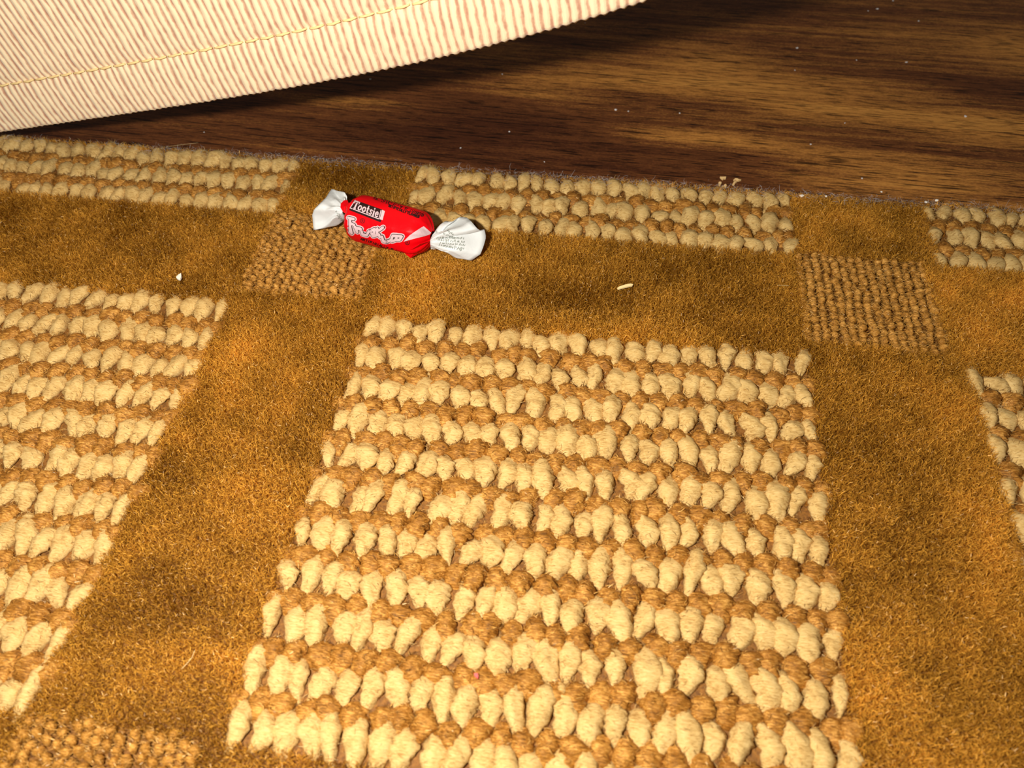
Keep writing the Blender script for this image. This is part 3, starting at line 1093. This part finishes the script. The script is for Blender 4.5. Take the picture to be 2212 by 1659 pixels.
def flat_chip(name, pts, z0, z1, thick, mat, label, cat):
    """an angular flake from its corner places, with real thickness"""
    top = [P(x, y, z0 + (z1 - z0) * k / max(1, len(pts) - 1)) for k, (x, y) in enumerate(pts)]
    c = np.mean(top, 0)
    n = len(top)
    V = [t - c for t in top] + [t - c - np.array([0, 0, thick]) for t in top]
    F = [tuple(range(n)), tuple(range(2 * n - 1, n - 1, -1))] + [(i, (i + 1) % n, n + (i + 1) % n, n + i)[::-1] for i in range(n)]
    me = bpy.data.meshes.new(name)
    me.from_pydata([tuple(v) for v in V], [], F)
    me.materials.append(mat)
    o = link(name, me, None, tuple(c))
    tag(o, label, cat)
    return o


flat_chip('paper_chip', [(391, 589.5), (391.5, 597), (389, 602.8), (385, 603), (381, 600.5), (380.5, 597.5), (385, 593)], 0.35 * MM, 0.2 * MM, 0.4 * MM, M_CHIP,
          'tiny white angular chip on the plain brown pile left of the candy', 'crumb')
flat_chip('straw_sliver', [(1333.5, 621.8), (1338, 618.6), (1352, 614), (1362, 612.3), (1368, 614), (1366, 616.5), (1352, 619.5), (1336, 624)], 0.5 * MM, 0.4 * MM, 0.35 * MM, M_STRAW,
          'thin straw-yellow sliver on the brown pile right of the candy', 'splinter')
flat_chip('red_crumb', [(1024, 1454), (1032, 1453.5), (1033, 1461), (1032, 1466), (1028.5, 1463), (1024.5, 1460)], 0.5 * MM, 0.5 * MM, 0.4 * MM, M_SPECK,
          'tiny red crumb among cream loops near the bottom of the picture', 'crumb')
# golden flakes on the floor by the rug edge
fl_ = [([(1555.5, 381.5), (1569, 381.5), (1568, 384.5), (1565, 384.8), (1561.5, 386.8)], 'wedge-shaped golden flake on dark floor, uppermost of the flakes'),
       ([(1553, 392.5), (1557.5, 392), (1559, 395), (1557, 398.5), (1553.5, 399), (1552, 395)], 'squarish golden flake on dark floor, leftmost of the flakes'),
       ([(1564, 398.5), (1568, 397), (1570, 400), (1568, 404), (1564.5, 403.5), (1563, 401)], 'dull tan flake on dark floor touching the lowest golden flake'),
       ([(1562, 401.5), (1563.5, 404), (1560.5, 408), (1560, 411.5), (1557.5, 410.5), (1556.5, 406.5), (1559, 402.5)], 'bent golden flake on dark floor, lowest of the flakes'),
       ([(1585, 387), (1588, 385), (1592, 384.8), (1597, 387), (1601.5, 387.5), (1595, 389.8), (1591, 387), (1586, 388.5)], 'hooked golden flake on dark floor, upper one of the right-hand pair'),
       ([(1582.5, 396), (1585.5, 392), (1590.5, 390.8), (1592, 392), (1588, 394.5), (1587, 397.5), (1583, 398)], 'small golden flake on dark floor, lower one of the right-hand pair')]
for pts, lab in fl_:
    flat_chip('golden_flake', pts, FLOOR_Z + 0.7 * MM, FLOOR_Z + 0.5 * MM, 0.45 * MM, M_CRUMB, lab, 'crumb')['group'] = 'golden flakes on the floor by the rug'

dust = [(1085, 161, .30), (800, 172, .36), (1330, 238, .42), (1357, 241, .30), (1468, 245, .26), (1722, 104, .34), (1895, 20, .42), (1875, 24, .24), (1958, 135, .36), (2085, 252, .44), (1850, 130, .2), (1751, 312, .26), (1862, 386, .34),
        (1904, 415, .30), (1825, 266, .22), (1984, 46, .3), (1929, 2, .32), (1717, 152, .22), (1731, 424, .55), (1784, 425, .45), (2023, 434, .5), (2000, 437, .36), (1264, 50, .2), (1100, 285, .3), (995, 320, .22), (1176, 350, .2), (441, 286, .2)]
for (x, y, r) in dust:
    near = y > 405
    edge_lab = {1904: 'tiny white speck on the dark floor just off the rug edge', 1731: 'white lint speck on the rug edge, just right of the middle cream strip',
                1784: 'white lint speck on the rug edge, second right of the middle cream strip', 2000: 'white lint speck on the rug edge, just left of the right cream strip',
                2023: 'white lint speck on the rug edge, at the corner of the right cream strip'}.get(x)
    speck('dust_speck', x, y, (FLOOR_Z if not near else -0.4 * MM), r * MM * 0.8, M_DUST if not near else M_CHIP,
          'tiny pale dust speck on the dark wood floor' if not near else edge_lab, 'dust',
          'dust specks on the floor' if not near else 'white specks along the rug edge', random.random() * 3, random.uniform(.6, 1.4), random.uniform(.7, 1.2))

# grey lint along the rug's far edge and a few loose hairs
k = 16000
xs = rng.uniform(X0, X1, k)
dens = fnoise(xs, xs * 0, 55, 11)
sel = rng.random(k) < 0.25 + 0.9 * dens
xs = xs[sel]; k = len(xs)
ys = EDGE_Y - 0.4 * MM + np.abs(rng.normal(0, 1.3, k)) * MM * rng.choice([1, 1, -1], k)
zs = np.where(ys > EDGE_Y, FLOOR_Z + rng.uniform(0.1, 3.6, k) * MM, rng.uniform(-1.2, 0.4, k) * MM)
dd = unit(np.stack([rng.normal(0, 1, k), rng.normal(0, .45, k), rng.normal(0, .4, k)], 1))
d2 = unit(dd + rng.normal(0, .6, (k, 3)))
lint = link('lint', fibres('lint', np.stack([xs, ys, zs], 1), dd, d2, rng.uniform(0.5, 2.0, k) * MM, rng.uniform(.02, .05, k) * MM, rng.random(k), M_LINT))
tag(lint, 'grey dusty lint gathered along the far edge of the rug', 'lint', None, 'stuff')


def hair(pts, z, rad, mat, label):
    c = [P(x, y, z + h * MM) for (x, y, h) in pts]
    c = np.array(c)
    t = np.linspace(0, len(c) - 1, 16)
    i0 = np.clip(np.floor(t).astype(int), 0, len(c) - 2)
    f = (t - i0)[:, None]
    pts_ = c[i0] * (1 - f) + c[i0 + 1] * f
    o_ = pts_[0].copy()
    v, q_, t_ = tube(pts_ - o_, rad, 5)
    o = link('hair', mesh_np('hair', v, q_, t_, mat), None, tuple(o_))
    tag(o, label, 'hair')


hair([(346, 321, 0), (362, 317, .6), (385, 313.5, .9), (410, 310.5, .9), (428, 308.5, .4)], FLOOR_Z + 3.5 * MM, 0.022 * MM, M_STRAW, 'fine golden hair lying across the rug edge under the curtain')
hair([(1679, 616, 0), (1690, 616, .2), (1704, 617.5, 0)], 0.3 * MM, 0.035 * MM, M_STRAW, 'short pale hair on the brown pile right of the straw sliver')
hair([(392, 1445, 0), (405, 1432, .3), (415, 1420, .5), (421, 1404, .2)], 0.3 * MM, 0.035 * MM, M_STRAW, 'curved golden hair on the brown pile at the lower left')
